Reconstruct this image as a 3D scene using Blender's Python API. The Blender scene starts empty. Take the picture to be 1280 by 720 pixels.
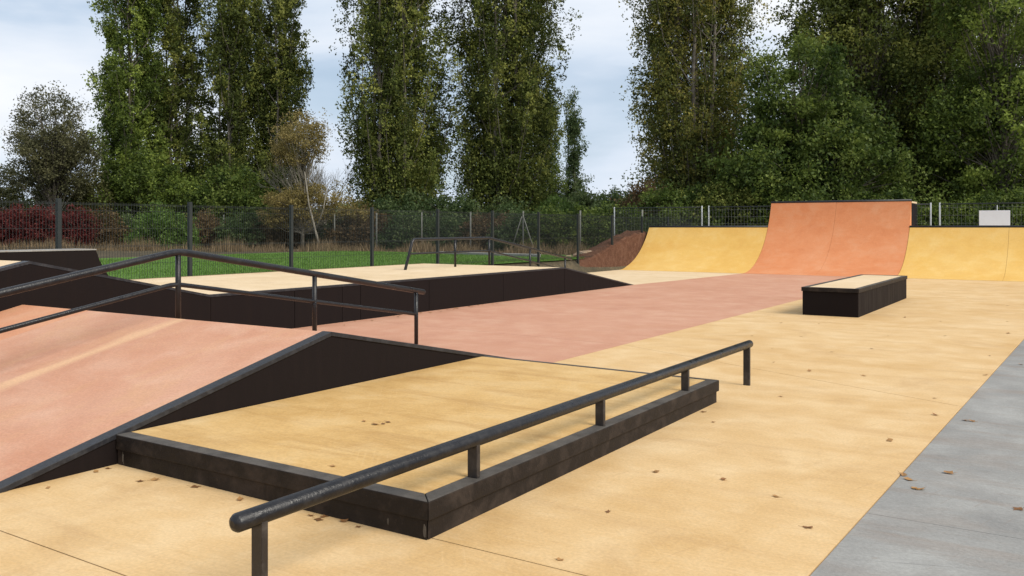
import bpy, math, random
import numpy as np
from mathutils import Vector

# ------------------------------------------------------------------ camera, sky, sun
sc = bpy.context.scene
COL = sc.collection
R = math.radians
cam_d = bpy.data.cameras.new("camera")
cam = bpy.data.objects.new("camera", cam_d)
COL.objects.link(cam)
sc.camera = cam
cam.location = (0, 0, 1.5)
cam.rotation_euler = (R(90), 0, 0)
cam_d.sensor_width = 36
cam_d.lens = 36 * 1100 / 1280
cam_d.shift_y = -76 / 1280
cam_d.clip_start = 0.05
cam_d.clip_end = 2000

SUN_AZ, SUN_EL = R(127), R(42)           # azimuth clockwise from +Y, elevation
world = bpy.data.worlds.new("World")
sc.world = world
world.use_nodes = True
nt = world.node_tree
nt.nodes.clear()
def wn(t, **k):
    n = nt.nodes.new(t)
    for a, b in k.items():
        setattr(n, a, b)
    return n
out = wn('ShaderNodeOutputWorld')
bg = wn('ShaderNodeBackground')
bg.inputs['Strength'].default_value = 0.1
sky = wn('ShaderNodeTexSky', sky_type='NISHITA', sun_disc=False, sun_elevation=SUN_EL, sun_rotation=SUN_AZ)
sky.altitude = 50
sky.dust_density = 1.5
tc = wn('ShaderNodeTexCoord')
mp = wn('ShaderNodeMapping')
mp.inputs['Scale'].default_value = (1.0, 1.0, 3.2)
mp.inputs['Location'].default_value = (3.1, 1.7, 0.35)
nz = wn('ShaderNodeTexNoise')
nz.inputs['Scale'].default_value = 1.9
nz.inputs['Detail'].default_value = 7
nz.inputs['Roughness'].default_value = 0.5
nz.inputs['Distortion'].default_value = 0.3
rp = wn('ShaderNodeValToRGB')
rp.color_ramp.elements[0].position = 0.40
rp.color_ramp.elements[0].color = (5.2, 6.15, 7.4, 1)
rp.color_ramp.elements[1].position = 0.62
rp.color_ramp.elements[1].color = (8.0, 8.25, 8.7, 1)
rp2 = wn('ShaderNodeValToRGB')
rp2.color_ramp.elements[0].position = 0.30
rp2.color_ramp.elements[0].color = (0.35, 0.35, 0.35, 1)
rp2.color_ramp.elements[1].position = 0.46
rp2.color_ramp.elements[1].color = (1, 1, 1, 1)
mx = wn('ShaderNodeMixRGB')
L = nt.links.new
L(tc.outputs['Generated'], mp.inputs['Vector'])
L(mp.outputs['Vector'], nz.inputs['Vector'])
L(nz.outputs['Fac'], rp.inputs['Fac'])
L(nz.outputs['Fac'], rp2.inputs['Fac'])
L(rp2.outputs['Color'], mx.inputs['Fac'])
L(sky.outputs['Color'], mx.inputs['Color1'])
L(rp.outputs['Color'], mx.inputs['Color2'])
L(mx.outputs['Color'], bg.inputs['Color'])
L(bg.outputs['Background'], out.inputs['Surface'])

sun_d = bpy.data.lights.new("sun", 'SUN')
sun_d.energy = 3.0
sun_d.angle = R(28)
sun_d.color = (1.0, 0.94, 0.83)
sun = bpy.data.objects.new("sun", sun_d)
COL.objects.link(sun)
sd = Vector((math.sin(SUN_AZ) * math.cos(SUN_EL), math.cos(SUN_AZ) * math.cos(SUN_EL), math.sin(SUN_EL)))
sun.rotation_euler = sd.to_track_quat('Z', 'Y').to_euler()
sun.location = sd * 40
sc.view_settings.view_transform = 'Standard'
sc.view_settings.look = 'None'
sc.view_settings.exposure = 0.27
sc.view_settings.gamma = 1.0

# ------------------------------------------------------------------ frame of the park
# u runs across the park (to the right and towards us), v runs along it (away)
ANG = R(33)
CA, SA = math.cos(ANG), math.sin(ANG)
def W(u, v, z=0.0):
    return (CA * u + SA * v, -SA * u + CA * v, z)
def UV(x, y):
    return (CA * x - SA * y, SA * x + CA * y)
def sight(px, Y):                # x of a bearing at distance Y
    return (px - 640) / 1100 * Y

# ------------------------------------------------------------------ helpers
def empty(name, loc, label=None, cat=None, group=None):
    o = bpy.data.objects.new(name, None)
    o.empty_display_size = 0.3
    COL.objects.link(o)
    o.location = loc
    tag(o, label, cat, group)
    return o
def tag(o, label=None, cat=None, group=None, kind=None):
    if label: o['label'] = label
    if cat: o['category'] = cat
    if group: o['group'] = group
    if kind: o['kind'] = kind
    return o
def abs_loc(o):
    v = Vector(o.location)
    while o.parent:
        o = o.parent
        v += Vector(o.location)
    return v
class MB:
    """collects vertices and faces in world coordinates"""
    def __init__(s):
        s.v, s.f, s.sm = [], [], []
    def face(s, pts):
        n = len(s.v)
        s.v += [tuple(p) for p in pts]
        s.f.append(tuple(range(n, n + len(pts))))
        s.sm.append(False)
    def solid(s, bottom, top, smooth=False):
        n, k = len(s.v), len(bottom)
        s.v += [tuple(p) for p in bottom] + [tuple(p) for p in top]
        s.f.append(tuple(n + i for i in reversed(range(k)))); s.sm.append(False)
        s.f.append(tuple(n + k + i for i in range(k))); s.sm.append(False)
        for i in range(k):
            j = (i + 1) % k
            s.f.append((n + i, n + j, n + k + j, n + k + i)); s.sm.append(smooth)
    def prism(s, poly, z0, z1):           # poly in (u,v), counter-clockwise
        s.solid([W(u, v, z0) for u, v in poly], [W(u, v, z1) for u, v in poly])
    def box(s, u0, u1, v0, v1, z0, z1):
        s.prism([(u0, v0), (u1, v0), (u1, v1), (u0, v1)], z0, z1)
    def profile(s, prof, u0, u1):         # prof in (v,z); extruded across u
        s.solid([W(u0, v, z) for v, z in prof], [W(u1, v, z) for v, z in prof])
    def tube(s, pts, rad, n=10, cap=True, round_end=False):
        pts = [Vector(p) for p in pts]
        rads = rad if isinstance(rad, (list, tuple)) else [rad] * len(pts)
        if round_end:
            d0 = (pts[0] - pts[1]).normalized(); d1 = (pts[-1] - pts[-2]).normalized()
            r0, r1 = rads[0], rads[-1]
            pts = [pts[0] + d0 * r0 * .6, pts[0] + d0 * r0 * .35] + pts + [pts[-1] + d1 * r1 * .35, pts[-1] + d1 * r1 * .6]
            rads = [r0 * .35, r0 * .8] + list(rads) + [r1 * .8, r1 * .35]
        base = len(s.v)
        prev = None
        for i, p in enumerate(pts):
            if i == 0: t = pts[1] - p
            elif i == len(pts) - 1: t = p - pts[-2]
            else: t = (p - pts[i - 1]).normalized() + (pts[i + 1] - p).normalized()
            t.normalize()
            if prev is None:
                a = t.orthogonal().normalized()
            else:
                a = (prev - t * prev.dot(t)).normalized()
            prev = a
            b = t.cross(a)
            for k in range(n):
                q = 2 * math.pi * k / n
                s.v.append(tuple(p + (a * math.cos(q) + b * math.sin(q)) * rads[i]))
        for i in range(len(pts) - 1):
            for k in range(n):
                l = (k + 1) % n
                s.f.append((base + i * n + k, base + i * n + l, base + (i + 1) * n + l, base + (i + 1) * n + k))
                s.sm.append(True)
        if cap:
            s.f.append(tuple(base + k for k in reversed(range(n)))); s.sm.append(False)
            e = base + (len(pts) - 1) * n
            s.f.append(tuple(e + k for k in range(n))); s.sm.append(False)
    def mesh(s, name, off=(0, 0, 0)):
        me = bpy.data.meshes.new(name)
        ox, oy, oz = off
        me.from_pydata([(x - ox, y - oy, z - oz) for x, y, z in s.v], [], s.f)
        me.polygons.foreach_set('use_smooth', s.sm)
        me.update()
        return me
    def build(s, name, mat, parent=None, loc=None, bevel=0, label=None):
        """one object; vertices are kept where they were given"""
        if parent is not None:
            off = abs_loc(parent); loc_ = (0, 0, 0)
        else:
            off = Vector(loc if loc else (0, 0, 0)); loc_ = off
        me = s.mesh(name, off)
        me.materials.append(mat)
        o = bpy.data.objects.new(name, me)
        COL.objects.link(o)
        o.parent = parent
        o.location = loc_
        if bevel:
            m = o.modifiers.new('edge', 'BEVEL'); m.width = bevel; m.segments = 2
            m.limit_method = 'ANGLE'; m.angle_limit = R(35)
        if label: o['label'] = label
        return o
def link_copy(src, parent, loc=(0, 0, 0), rot=None, name=None):
    c = src.copy()
    COL.objects.link(c)
    c.parent = parent
    c.location = loc
    if rot is not None: c.rotation_euler = rot
    return c

# ------------------------------------------------------------------ materials
def new_mat(name):
    m = bpy.data.materials.new(name)
    m.use_nodes = True
    n = m.node_tree
    b = n.nodes['Principled BSDF']
    return m, n, b
def node(n, t, **k):
    x = n.nodes.new(t)
    for a, b in k.items(): setattr(x, a, b)
    return x
def noise(n, vec, scale, detail=5, rough=.55, dist=0):
    x = node(n, 'ShaderNodeTexNoise')
    x.inputs['Scale'].default_value = scale
    x.inputs['Detail'].default_value = detail
    x.inputs['Roughness'].default_value = rough
    x.inputs['Distortion'].default_value = dist
    n.links.new(vec, x.inputs['Vector'])
    return x.outputs['Fac']
def ramp(n, fac, stops):
    x = node(n, 'ShaderNodeValToRGB')
    e = x.color_ramp.elements
    while len(e) < len(stops): e.new(0.5)
    for i, (p, c) in enumerate(stops):
        e[i].position = p
        e[i].color = (c[0], c[1], c[2], 1) if not isinstance(c, (int, float)) else (c, c, c, 1)
    n.links.new(fac, x.inputs['Fac'])
    return x.outputs['Color']
def mix(n, fac, a, b, mode='MIX'):
    x = node(n, 'ShaderNodeMixRGB', blend_type=mode)
    for sock, val in (('Fac', fac), ('Color1', a), ('Color2', b)):
        if isinstance(val, (int, float)): x.inputs[sock].default_value = val
        elif isinstance(val, tuple): x.inputs[sock].default_value = (val[0], val[1], val[2], 1)
        else: n.links.new(val, x.inputs[sock])
    return x.outputs['Color']
def parkvec(n, scale=(1, 1, 1)):
    g = node(n, 'ShaderNodeNewGeometry')
    m = node(n, 'ShaderNodeMapping', vector_type='TEXTURE')
    m.inputs['Rotation'].default_value = (0, 0, -ANG)
    m.inputs['Scale'].default_value = scale
    n.links.new(g.outputs['Position'], m.inputs['Vector'])
    return m.outputs['Vector']

def concrete(name, base, dark, light, stain, stain_amt=.35, rough=.85, streak=(2.6, .35, 1), bump=.25, band=None):
    m, n, b = new_mat(name)
    v = parkvec(n)
    vs = parkvec(n, streak)
    vs2 = parkvec(n, (1.1, .1, 1))
    big = noise(n, v, .45, 6, .6, .4)
    mid = noise(n, v, 2.3, 7, .62, .2)
    st = noise(n, vs, 1.6, 6, .6, .3)
    trowel = noise(n, vs2, 5.5, 6, .65, .5)
    fine = noise(n, v, 55, 4, .7)
    speck = noise(n, v, 17, 3, .6)
    c = ramp(n, big, [(.36, dark), (.5, base), (.66, light)])
    c2 = ramp(n, mid, [(.34, dark), (.5, base), (.64, light)])
    c = mix(n, .55, c, c2)
    s_f = ramp(n, st, [(.52, 0.0), (.72, 1.0)])
    sf2 = node(n, 'ShaderNodeMath', operation='MULTIPLY'); sf2.inputs[1].default_value = stain_amt
    n.links.new(s_f, sf2.inputs[0])
    c = mix(n, sf2.outputs[0], c, stain)
    t_f = ramp(n, trowel, [(.5, 0.0), (.8, .42)])
    c = mix(n, t_f, c, light)
    t_g = ramp(n, trowel, [(.24, .30), (.43, 0.0)])
    c = mix(n, t_g, c, stain)
    # scuffs and wheel marks, thin and crossing
    for ang_, sc_, col_, amt_ in ((.35, (1.6, .03, 1), dark, .55), (-.9, (1.2, .025, 1), light, .28), (1.3, (1.0, .02, 1), stain, .4)):
        mr = node(n, 'ShaderNodeMapping', vector_type='TEXTURE'); mr.inputs['Rotation'].default_value = (0, 0, ang_); mr.inputs['Scale'].default_value = sc_
        n.links.new(v, mr.inputs['Vector'])
        q = noise(n, mr.outputs['Vector'], 1.3, 4, .6, .1)
        c = mix(n, ramp(n, q, [(.62, 0.0), (.70, amt_)]), c, col_)
    pt = noise(n, v, 1.05, 5, .65, .8)
    c = mix(n, ramp(n, pt, [(.55, 0.0), (.70, .38)]), c, stain)
    c = mix(n, ramp(n, pt, [(.30, .5), (.42, 0.0)]), c, light)
    k_f = ramp(n, speck, [(.22, .55), (.31, 0.0)])
    c = mix(n, k_f, c, stain)
    if band is not None:                  # pale drag mark running down the slope
        sx = node(n, 'ShaderNodeSeparateXYZ'); n.links.new(v, sx.inputs[0])
        wob = node(n, 'ShaderNodeMath', operation='MULTIPLY_ADD'); n.links.new(st, wob.inputs[0]); wob.inputs[1].default_value = .35; wob.inputs[2].default_value = -.175 - band
        ad = node(n, 'ShaderNodeMath', operation='ADD'); n.links.new(sx.outputs[0], ad.inputs[0]); n.links.new(wob.outputs[0], ad.inputs[1])
        ab = node(n, 'ShaderNodeMath', operation='ABSOLUTE'); n.links.new(ad.outputs[0], ab.inputs[0])
        c = mix(n, ramp(n, ab.outputs[0], [(.02, .75), (.13, 0.0)]), c, (.68, .43, .25))
    f_f = ramp(n, fine, [(.3, .86), (.7, 1.08)])
    c = mix(n, 1.0, c, f_f, 'MULTIPLY')
    n.links.new(c, b.inputs['Base Color'])
    rr = ramp(n, mid, [(.3, rough - .12), (.7, rough + .05)])
    n.links.new(rr, b.inputs['Roughness'])
    b.inputs['Specular IOR Level'].default_value = .3
    add = node(n, 'ShaderNodeMath', operation='MULTIPLY_ADD')
    add.inputs[1].default_value = .35
    n.links.new(mid, add.inputs[0]); n.links.new(fine, add.inputs[2])
    bp = node(n, 'ShaderNodeBump'); bp.inputs['Strength'].default_value = bump
    bp.inputs['Distance'].default_value = .006
    n.links.new(add.outputs[0], bp.inputs['Height'])
    n.links.new(bp.outputs['Normal'], b.inputs['Normal'])
    return m

YELLOW = concrete('yellow_concrete', (.61, .407, .195), (.54, .335, .135), (.67, .485, .27), (.43, .26, .115), .34)
YPLAT = concrete('worn_yellow_concrete', (.57, .36, .138), (.46, .265, .08), (.63, .44, .215), (.38, .21, .065), .7)
CREAM = concrete('cream_concrete', (.66, .50, .31), (.60, .44, .26), (.71, .56, .38), (.50, .36, .21), .25)
YQP = concrete('bright_yellow_concrete', (.67, .41, .108), (.62, .36, .085), (.70, .47, .165), (.62, .34, .08), .3, bump=.15)
PINK = concrete('faded_red_concrete', (.51, .262, .170), (.45, .215, .135), (.56, .33, .225), (.47, .23, .13), .35)
PINKRAMP = concrete('pink_red_concrete', (.53, .27, .17), (.48, .225, .135), (.58, .34, .235), (.57, .33, .17), .45, streak=(.5, 2.8, 1), band=-7.07)
ORANGE = concrete('orange_red_concrete', (.56, .25, .135), (.50, .21, .105), (.58, .30, .18), (.57, .30, .14), .3, streak=(.5, 2.8, 1))
REDQP = concrete('terracotta_concrete', (.61, .235, .098), (.56, .20, .078), (.63, .29, .145), (.52, .17, .06), .3, bump=.15)
GREY = concrete('grey_concrete', (.262, .255, .24), (.205, .20, .19), (.34, .335, .315), (.235, .185, .15), .65, bump=.5)

def paint(name, col, worn, rough=.5, amt=.5, scale=9, bump=.5, vert=False, spec=.4, dusty=False):
    m, n, b = new_mat(name)
    g = node(n, 'ShaderNodeNewGeometry')
    v = g.outputs['Position']
    if vert:
        mm = node(n, 'ShaderNodeMapping'); mm.inputs['Scale'].default_value = (1.6, 1.6, .22)
        n.links.new(v, mm.inputs['Vector']); v2 = mm.outputs['Vector']
    else: v2 = v
    a = noise(n, v2, scale, 6, .65, .3)
    f = noise(n, v, 70, 3, .6)
    c = mix(n, ramp(n, a, [(.46, 0.0), (.78, amt)]), col, worn)
    w = ramp(n, f, [(.66, 0.0), (.76, amt * .7)])
    c = mix(n, w, c, worn)
    if dusty:                             # dust and wear lying on the upward faces, chips low down
        sx = node(n, 'ShaderNodeSeparateXYZ'); n.links.new(g.outputs['Normal'], sx.inputs[0])
        d = noise(n, v, 5, 6, .7)
        up = node(n, 'ShaderNodeMath', operation='MULTIPLY')
        n.links.new(ramp(n, sx.outputs[2], [(.7, 0.0), (.95, 1.0)]), up.inputs[0]); n.links.new(ramp(n, d, [(.3, .25), (.62, .85)]), up.inputs[1])
        c = mix(n, up.outputs[0], c, (.115, .103, .09))
        ch = noise(n, v, 15, 7, .72)
        c = mix(n, ramp(n, ch, [(.72, 0.0), (.76, .5)]), c, (.20, .16, .12))
    n.links.new(c, b.inputs['Base Color'])
    n.links.new(ramp(n, a, [(.3, rough - .1), (.7, rough + .2)]), b.inputs['Roughness'])
    b.inputs['Specular IOR Level'].default_value = spec
    bp = node(n, 'ShaderNodeBump'); bp.inputs['Strength'].default_value = bump; bp.inputs['Distance'].default_value = .004
    n.links.new(f, bp.inputs['Height'])
    n.links.new(bp.outputs['Normal'], b.inputs['Normal'])
    return m
BLACK = paint('black_wall_paint', (.009, .006, .0058), (.020, .014, .012), .7, .4, 7, .4, True, .12)
KERB = paint('black_kerb_paint', (.013, .0095, .008), (.085, .062, .047), .6, .6, 6, .6, False, .2, True)
COPING = paint('black_steel_edge', (.013, .0135, .017), (.085, .083, .085), .45, .4, 14, .4)
RAIL = paint('black_steel_rail', (.007, .0068, .0085), (.05, .046, .046), .30, .35, 12, .6)
POSTM = paint('dark_rail_post', (.020, .016, .015), (.12, .10, .08), .45, .5, 13, .4)
JOINT = concrete('joint_filler', (.22, .15, .08), (.16, .11, .06), (.26, .18, .10), (.12, .09, .05), .2)
FENCE = paint('dark_fence_coating', (.014, .019, .019), (.03, .035, .033), .5, .4, 5, 0)
GALV = paint('galvanised_steel', (.42, .44, .45), (.30, .31, .32), .45, .6, 6, 0)
WIREG = paint('dull_zinc_wire', (.16, .17, .17), (.10, .10, .10), .5, .5, 5, 0)
CONCPOST = paint('pale_concrete_post', (.16, .16, .14), (.09, .09, .08), .9, .8, 5, .3)
CHAIN = paint('dull_green_wire', (.030, .035, .032), (.05, .05, .05), .6, .4, 5, 0)
WHITE = paint('white_board_paint', (.74, .76, .80), (.62, .63, .64), .5, .4, 4, 0)

def ground_mat(name, cols, scale=3, bump=.6, dist=.05):
    m, n, b = new_mat(name)
    g = node(n, 'ShaderNodeNewGeometry'); v = g.outputs['Position']
    a = noise(n, v, scale, 8, .7)
    f = noise(n, v, scale * 12, 4, .7)
    c = ramp(n, a, [(.3, cols[0]), (.5, cols[1]), (.7, cols[2])])
    c = mix(n, 1.0, c, ramp(n, f, [(.3, .6), (.7, 1.3)]), 'MULTIPLY')
    n.links.new(c, b.inputs['Base Color'])
    b.inputs['Roughness'].default_value = .95
    b.inputs['Specular IOR Level'].default_value = .15
    bp = node(n, 'ShaderNodeBump'); bp.inputs['Strength'].default_value = bump; bp.inputs['Distance'].default_value = dist
    n.links.new(f, bp.inputs['Height'])
    n.links.new(bp.outputs['Normal'], b.inputs['Normal'])
    return m
LAWN = ground_mat('lawn_ground', [(.060, .120, .022), (.085, .170, .030), (.115, .200, .045)], .8)
SOIL = ground_mat('rough_soil', [(.05, .045, .03), (.085, .07, .045), (.13, .10, .06)], 1.0)
DIRT = ground_mat('brown_dirt', [(.12, .055, .034), (.18, .085, .052), (.25, .13, .082)], 6, 1.0, .08)
ROCK = ground_mat('pale_boulder_stone', [(.30, .20, .13), (.42, .30, .20), (.50, .38, .28)], 3)

def leaf_mat(name, dark, mid_, light, trans=.45):
    m, n, b = new_mat(name)
    at = node(n, 'ShaderNodeAttribute', attribute_name='tint')
    c = ramp(n, at.outputs['Fac'], [(.05, dark), (.5, mid_), (.95, light)])
    n.links.new(c, b.inputs['Base Color'])
    b.inputs['Roughness'].default_value = .55
    b.inputs['Specular IOR Level'].default_value = .22
    tr = node(n, 'ShaderNodeBsdfTranslucent')
    n.links.new(c, tr.inputs['Color'])
    ms = node(n, 'ShaderNodeMixShader'); ms.inputs[0].default_value = trans
    o = n.nodes['Material Output']
    n.links.new(b.outputs[0], ms.inputs[1]); n.links.new(tr.outputs[0], ms.inputs[2])
    n.links.new(ms.outputs[0], o.inputs['Surface'])
    return m
POP = leaf_mat('poplar_leaves', (.052, .068, .018), (.145, .180, .040), (.390, .400, .100))
POPG = leaf_mat('fresh_poplar_leaves', (.050, .078, .018), (.140, .195, .036), (.320, .390, .080))
POPY = leaf_mat('autumn_poplar_leaves', (.062, .078, .020), (.165, .185, .043), (.430, .380, .095))
DKG = leaf_mat('dark_maple_leaves', (.034, .060, .014), (.095, .140, .028), (.215, .265, .058))
OLIVE = leaf_mat('olive_brown_leaves', (.050, .058, .020), (.110, .115, .038), (.190, .180, .065))
PURP = leaf_mat('purple_brown_leaves', (.058, .060, .030), (.110, .112, .052), (.200, .190, .095))
GOLD = leaf_mat('golden_birch_leaves', (.150, .125, .040), (.270, .215, .075), (.400, .320, .130))
CREEP = leaf_mat('crimson_creeper_leaves', (.070, .016, .016), (.130, .026, .024), (.190, .050, .040))
HEDGE = leaf_mat('hedge_leaves', (.045, .075, .028), (.085, .130, .045), (.160, .200, .080))
BRIGHTG = leaf_mat('bright_bush_leaves', (0.064, 0.119, 0.026), (0.121, 0.201, 0.043), (0.199, 0.283, 0.078))
RUST = leaf_mat('rusty_hedge_leaves', (0.085, 0.060, 0.031), (0.149, 0.097, 0.050), (0.220, 0.164, 0.078))
DRYG = leaf_mat('dry_grass_blades', (.130, .095, .050), (.230, .165, .095), (.340, .250, .150))
GREENG = leaf_mat('lawn_blades', (.080, .160, .025), (.120, .230, .035), (.180, .290, .065))
DEADL = leaf_mat('fallen_leaf_brown', (.16, .075, .03), (.27, .13, .05), (.38, .21, .08), .1)
BARK = ground_mat('grey_brown_bark', [(.09, .078, .062), (.16, .14, .115), (.25, .225, .19)], 4, .6, .03)
PALEBARK = ground_mat('pale_birch_bark', [(.12, .105, .08), (.21, .19, .15), (.32, .29, .24)], 4, .4, .02)

# ------------------------------------------------------------------ ground and lawn
def sheet(name, us, vs, zf, mat, kind='structure'):
    mb = MB()
    nu, nv = len(us), len(vs)
    for v in vs:
        for u in us:
            mb.v.append(W(u, v, zf(u, v)))
    for j in range(nv - 1):
        for i in range(nu - 1):
            k = j * nu + i
            mb.f.append((k, k + 1, k + nu + 1, k + nu)); mb.sm.append(True)
    o = mb.build(name, mat)
    if kind: o['kind'] = kind
    return o
def smooth(t):
    t = max(0, min(1, t)); return t * t * (3 - 2 * t)
def gz(u, v):                                # rough ground around the park
    a = .50 * smooth((-13.6 - u) / .5) * smooth((31.5 - v) / 4 + .55)
    b = .30 * smooth((v - 30) / 2.5)
    return max(a, b) - .06 + .02 * math.sin(u * .7) * math.cos(v * .9)
us = [-400, -150, -90, -60, -45, -35, -28, -22, -18, -16, -15, -14.5, -14.1, -13.9, -13.7, -13.5, -11, -5, 0, 6, 12, 25, 60, 150, 400]
vs = [-200, -60, -20, -8, 0, 5, 10, 15, 20, 24, 27, 28.5, 30, 31, 32, 33, 34, 36, 40, 50, 70, 100, 200, 400]
g = sheet('ground', us, vs, gz, SOIL)
# lawn: a green strip behind the dark fence
def lawn_z(u, v): return gz(u, v) + .045
lawn = sheet('lawn', [-27, -24, -21, -18, -16, -15, -14.5, -14.02], [3, 6, 9, 12, 15, 18, 20, 22, 24, 26, 27.5], lawn_z, LAWN)

# ------------------------------------------------------------------ floor slabs (gaps are the saw-cut joints)
def inset(poly, d):
    n = len(poly); res = []
    for i in range(n):
        p0, p1, p2 = [Vector((*poly[k % n], 0)) for k in (i - 1, i, i + 1)]
        e1 = (p1 - p0).normalized(); e2 = (p2 - p1).normalized()
        n1 = Vector((-e1.y, e1.x, 0)); n2 = Vector((-e2.y, e2.x, 0))
        b = (n1 + n2); k = d / max(.2, b.dot(n1))
        q = p1 + b * k
        res.append((q.x, q.y))
    return res
def floor(name, kind_mat, polys, z1=0.0, z0=-.05, gap=.004, part='slab', sub=True):
    allp = [p for po in polys for p in po]
    u0, u1 = min(p[0] for p in allp), max(p[0] for p in allp)
    v0, v1 = min(p[1] for p in allp), max(p[1] for p in allp)
    mb = MB(); mb.box(u0 + .01, u1 - .01, v0 + .01, v1 - .01, z0 - .02, z1 - .012)
    root = mb.build(name, JOINT, None, W((u0 + u1) / 2, (v0 + v1) / 2, 0))
    root['kind'] = 'structure'
    for po in polys:
        s = MB(); s.prism(inset(po, gap), z0, z1)
        s.build(part, kind_mat, root)
    return root
UG = -.87       # line where yellow meets the grey path
UR = -4.93      # line where red meets yellow
WU = -9.82      # face of the raised platform
def ug(v_, d=0): return -1.12 + .033 * min(v_, 17) + d
floor('yellow_floor', YELLOW, [
    [(WU, -3), (ug(-3), -3), (ug(2.27), 2.27), (WU, 2.27)],
    [(WU, 2.27), (ug(2.27), 2.27), (ug(3.35), 3.35), (WU, 3.35)],
    [(UR, 3.35), (ug(3.35), 3.35), (ug(8.22), 8.22), (UR, 10.2)],
    [(UR, 10.2), (ug(8.22), 8.22), (ug(14.2), 14.2), (UR, 14.4)],
    [(UR, 14.4), (ug(14.2), 14.2), (ug(17), 17.0), (ug(17), 20.6), (UR, 20.7)],
    [(UR, 20.7), (ug(17), 20.6), (ug(17), 27.99), (UR, 27.99)],
    [(ug(17), 17.0), (5, 17.0), (5, 27.99), (ug(17), 27.99)],
])
floor('red_floor', PINK, [
    [(WU + .002, 3.36), (UR, 3.36), (UR, 10.2), (WU + .002, 10.6)],
    [(WU + .002, 10.6), (UR, 10.2), (UR, 17.2), (WU + .002, 17.4)],
    [(WU + .002, 17.4), (UR, 17.2), (UR, 23.0), (WU + .18, 23.0), (WU + .002, 20.93)],
    [(WU + .18, 23.0), (UR, 23.0), (UR + .22, 27.99), (WU + .55, 27.99)],
], gap=.003)
floor('cream_floor', CREAM, [
    [(-13.85, 20.93), (WU - .002, 20.93), (WU + .176, 23.0), (-13.85, 23.0)],
    [(-13.85, 23.0), (WU + .176, 23.0), (WU + .545, 27.99), (-13.85, 27.99)],
], gap=.002)
floor('grey_path', GREY, [
    [(ug(-4), -4), (12, -4), (12, 4.9), (ug(4.9), 4.9)],
    [(ug(4.9), 4.9), (12, 4.9), (12, 16.98), (ug(16.98), 16.98)],
], z1=-.004, z0=-.06, gap=.002)

# ------------------------------------------------------------------ low platform with its kerb (front centre)
PZ = .19
lp = empty('low_platform', W(-3.9, 5.2, 0), 'low yellow topped platform with black kerb edges in front of the pink ramp', 'platform')
PU0, PU1, PV0, PV1 = -5.13, -2.62, 3.30, 7.30
s = MB(); s.prism([(PU0 + .004, PV0 + .105), (PU1 - .105, PV0 + .105), (PU1 - .105, PV1 - .055), (PU0 + .004, PV1 + .03)], .005, PZ - .003)
s.build('top_slab', YPLAT, lp)
def kerb(poly_top, poly_base):
    k = MB(); k.prism(poly_top, .095, PZ)
    top = k.build('kerb_lip', KERB, lp, bevel=.006)
    k = MB(); k.prism(poly_base, -.002, .0948)
    k.build('kerb_base', KERB, lp, bevel=.004)
kerb([(PU0 + .003, PV0), (PU1 - .001, PV0), (PU1 - .103, PV0 + .102), (PU0 + .003, PV0 + .102)],
     [(PU0 + .003, PV0 + .012), (PU1 - .015, PV0 + .012), (PU1 - .105, PV0 + .1), (PU0 + .003, PV0 + .1)])
kerb([(PU1, PV0 + .002), (PU1, PV1), (PU1 - .102, PV1 - .055), (PU1 - .102, PV0 + .104)],
     [(PU1 - .016, PV0 + .018), (PU1 - .016, PV1 - .02), (PU1 - .10, PV1 - .055), (PU1 - .10, PV0 + .104)])
kerb([(PU1 - .003, PV1 + .001), (PU0 + .003, PV1 + .09), (PU0 + .003, PV1 + .035), (PU1 - .10, PV1 - .052)],
     [(PU1 - .016, PV1 - .018), (PU0 + .003, PV1 + .07), (PU0 + .003, PV1 + .036), (PU1 - .10, PV1 - .05)])

CHIP = concrete('bare_chip', (.085, .072, .058), (.05, .042, .034), (.13, .115, .095), (.04, .034, .028), .5)
rc = random.Random(12)
for (u_, v_, z_, hh) in ((PU1 - .03, PV0 + .010, .045, .05), (PU1 - .26, PV0 + .010, .05, .022), (PU0 + .06, PV0 + .010, .05, .06)):
    poly = [(u_ + math.cos(q) * .009 * rc.uniform(.5, 1.3), z_ + math.sin(q) * hh * .8 * rc.uniform(.5, 1.2)) for q in [k * math.pi / 4 for k in range(8)]]
    s = MB(); s.solid([W(a, v_ + .004, b) for a, b in poly], [W(a, v_, b) for a, b in poly]); s.build('bare_patch', CHIP, lp)

# ------------------------------------------------------------------ pink ridge ramp (front left)
RH, RV = .645, 5.2                           # ridge height, ridge position along v
FV, BV = 2.52, 8.35                          # feet of the two slopes
rr = empty('ridge_ramp', W(-7.4, RV, 0), 'pink red double sloped ramp with black side wall at the left', 'ramp')
def slope_z(v):
    if v < RV: return RH * (v - FV) / (RV - FV)
    return RH * (BV - v) / (BV - RV)
cuts = [(WU + .003, -8.55, ORANGE), (-8.55, PU0 - .10, PINKRAMP)]
for u0, u1, mt in cuts:
    for v0, v1 in ((FV, RV), (RV, BV)):
        z0, z1 = slope_z(v0), slope_z(v1)
        s = MB(); s.profile([(v0, -.03), (v1, -.03), (v1, z1 + .0005), (v0, z0 + .0005)][::-1], u0 + .0015, u1 - .0015)
        s.build('slope_slab', mt, rr)
s = MB(); s.profile([(FV - .0, -.02), (BV, -.02), (RV, RH - .028)][::-1], PU0 - .095, PU0 - .004)
s.build('side_wall', BLACK, rr)
# steel edge strips along the two slopes
for v0, v1 in ((FV - .09, RV), (RV, BV + .06)):
    z0 = slope_z(v0) if v0 >= FV else -.018
    z1 = slope_z(v1) if v1 <= BV else -.015
    s = MB(); s.profile([(v0, z0 - .03), (v1, z1 - .03), (v1, z1 + .006), (v0, z0 + .006)][::-1], PU0 - .098, PU0 + .006)
    s.build('edge_strip', COPING, rr, bevel=.004)

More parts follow.
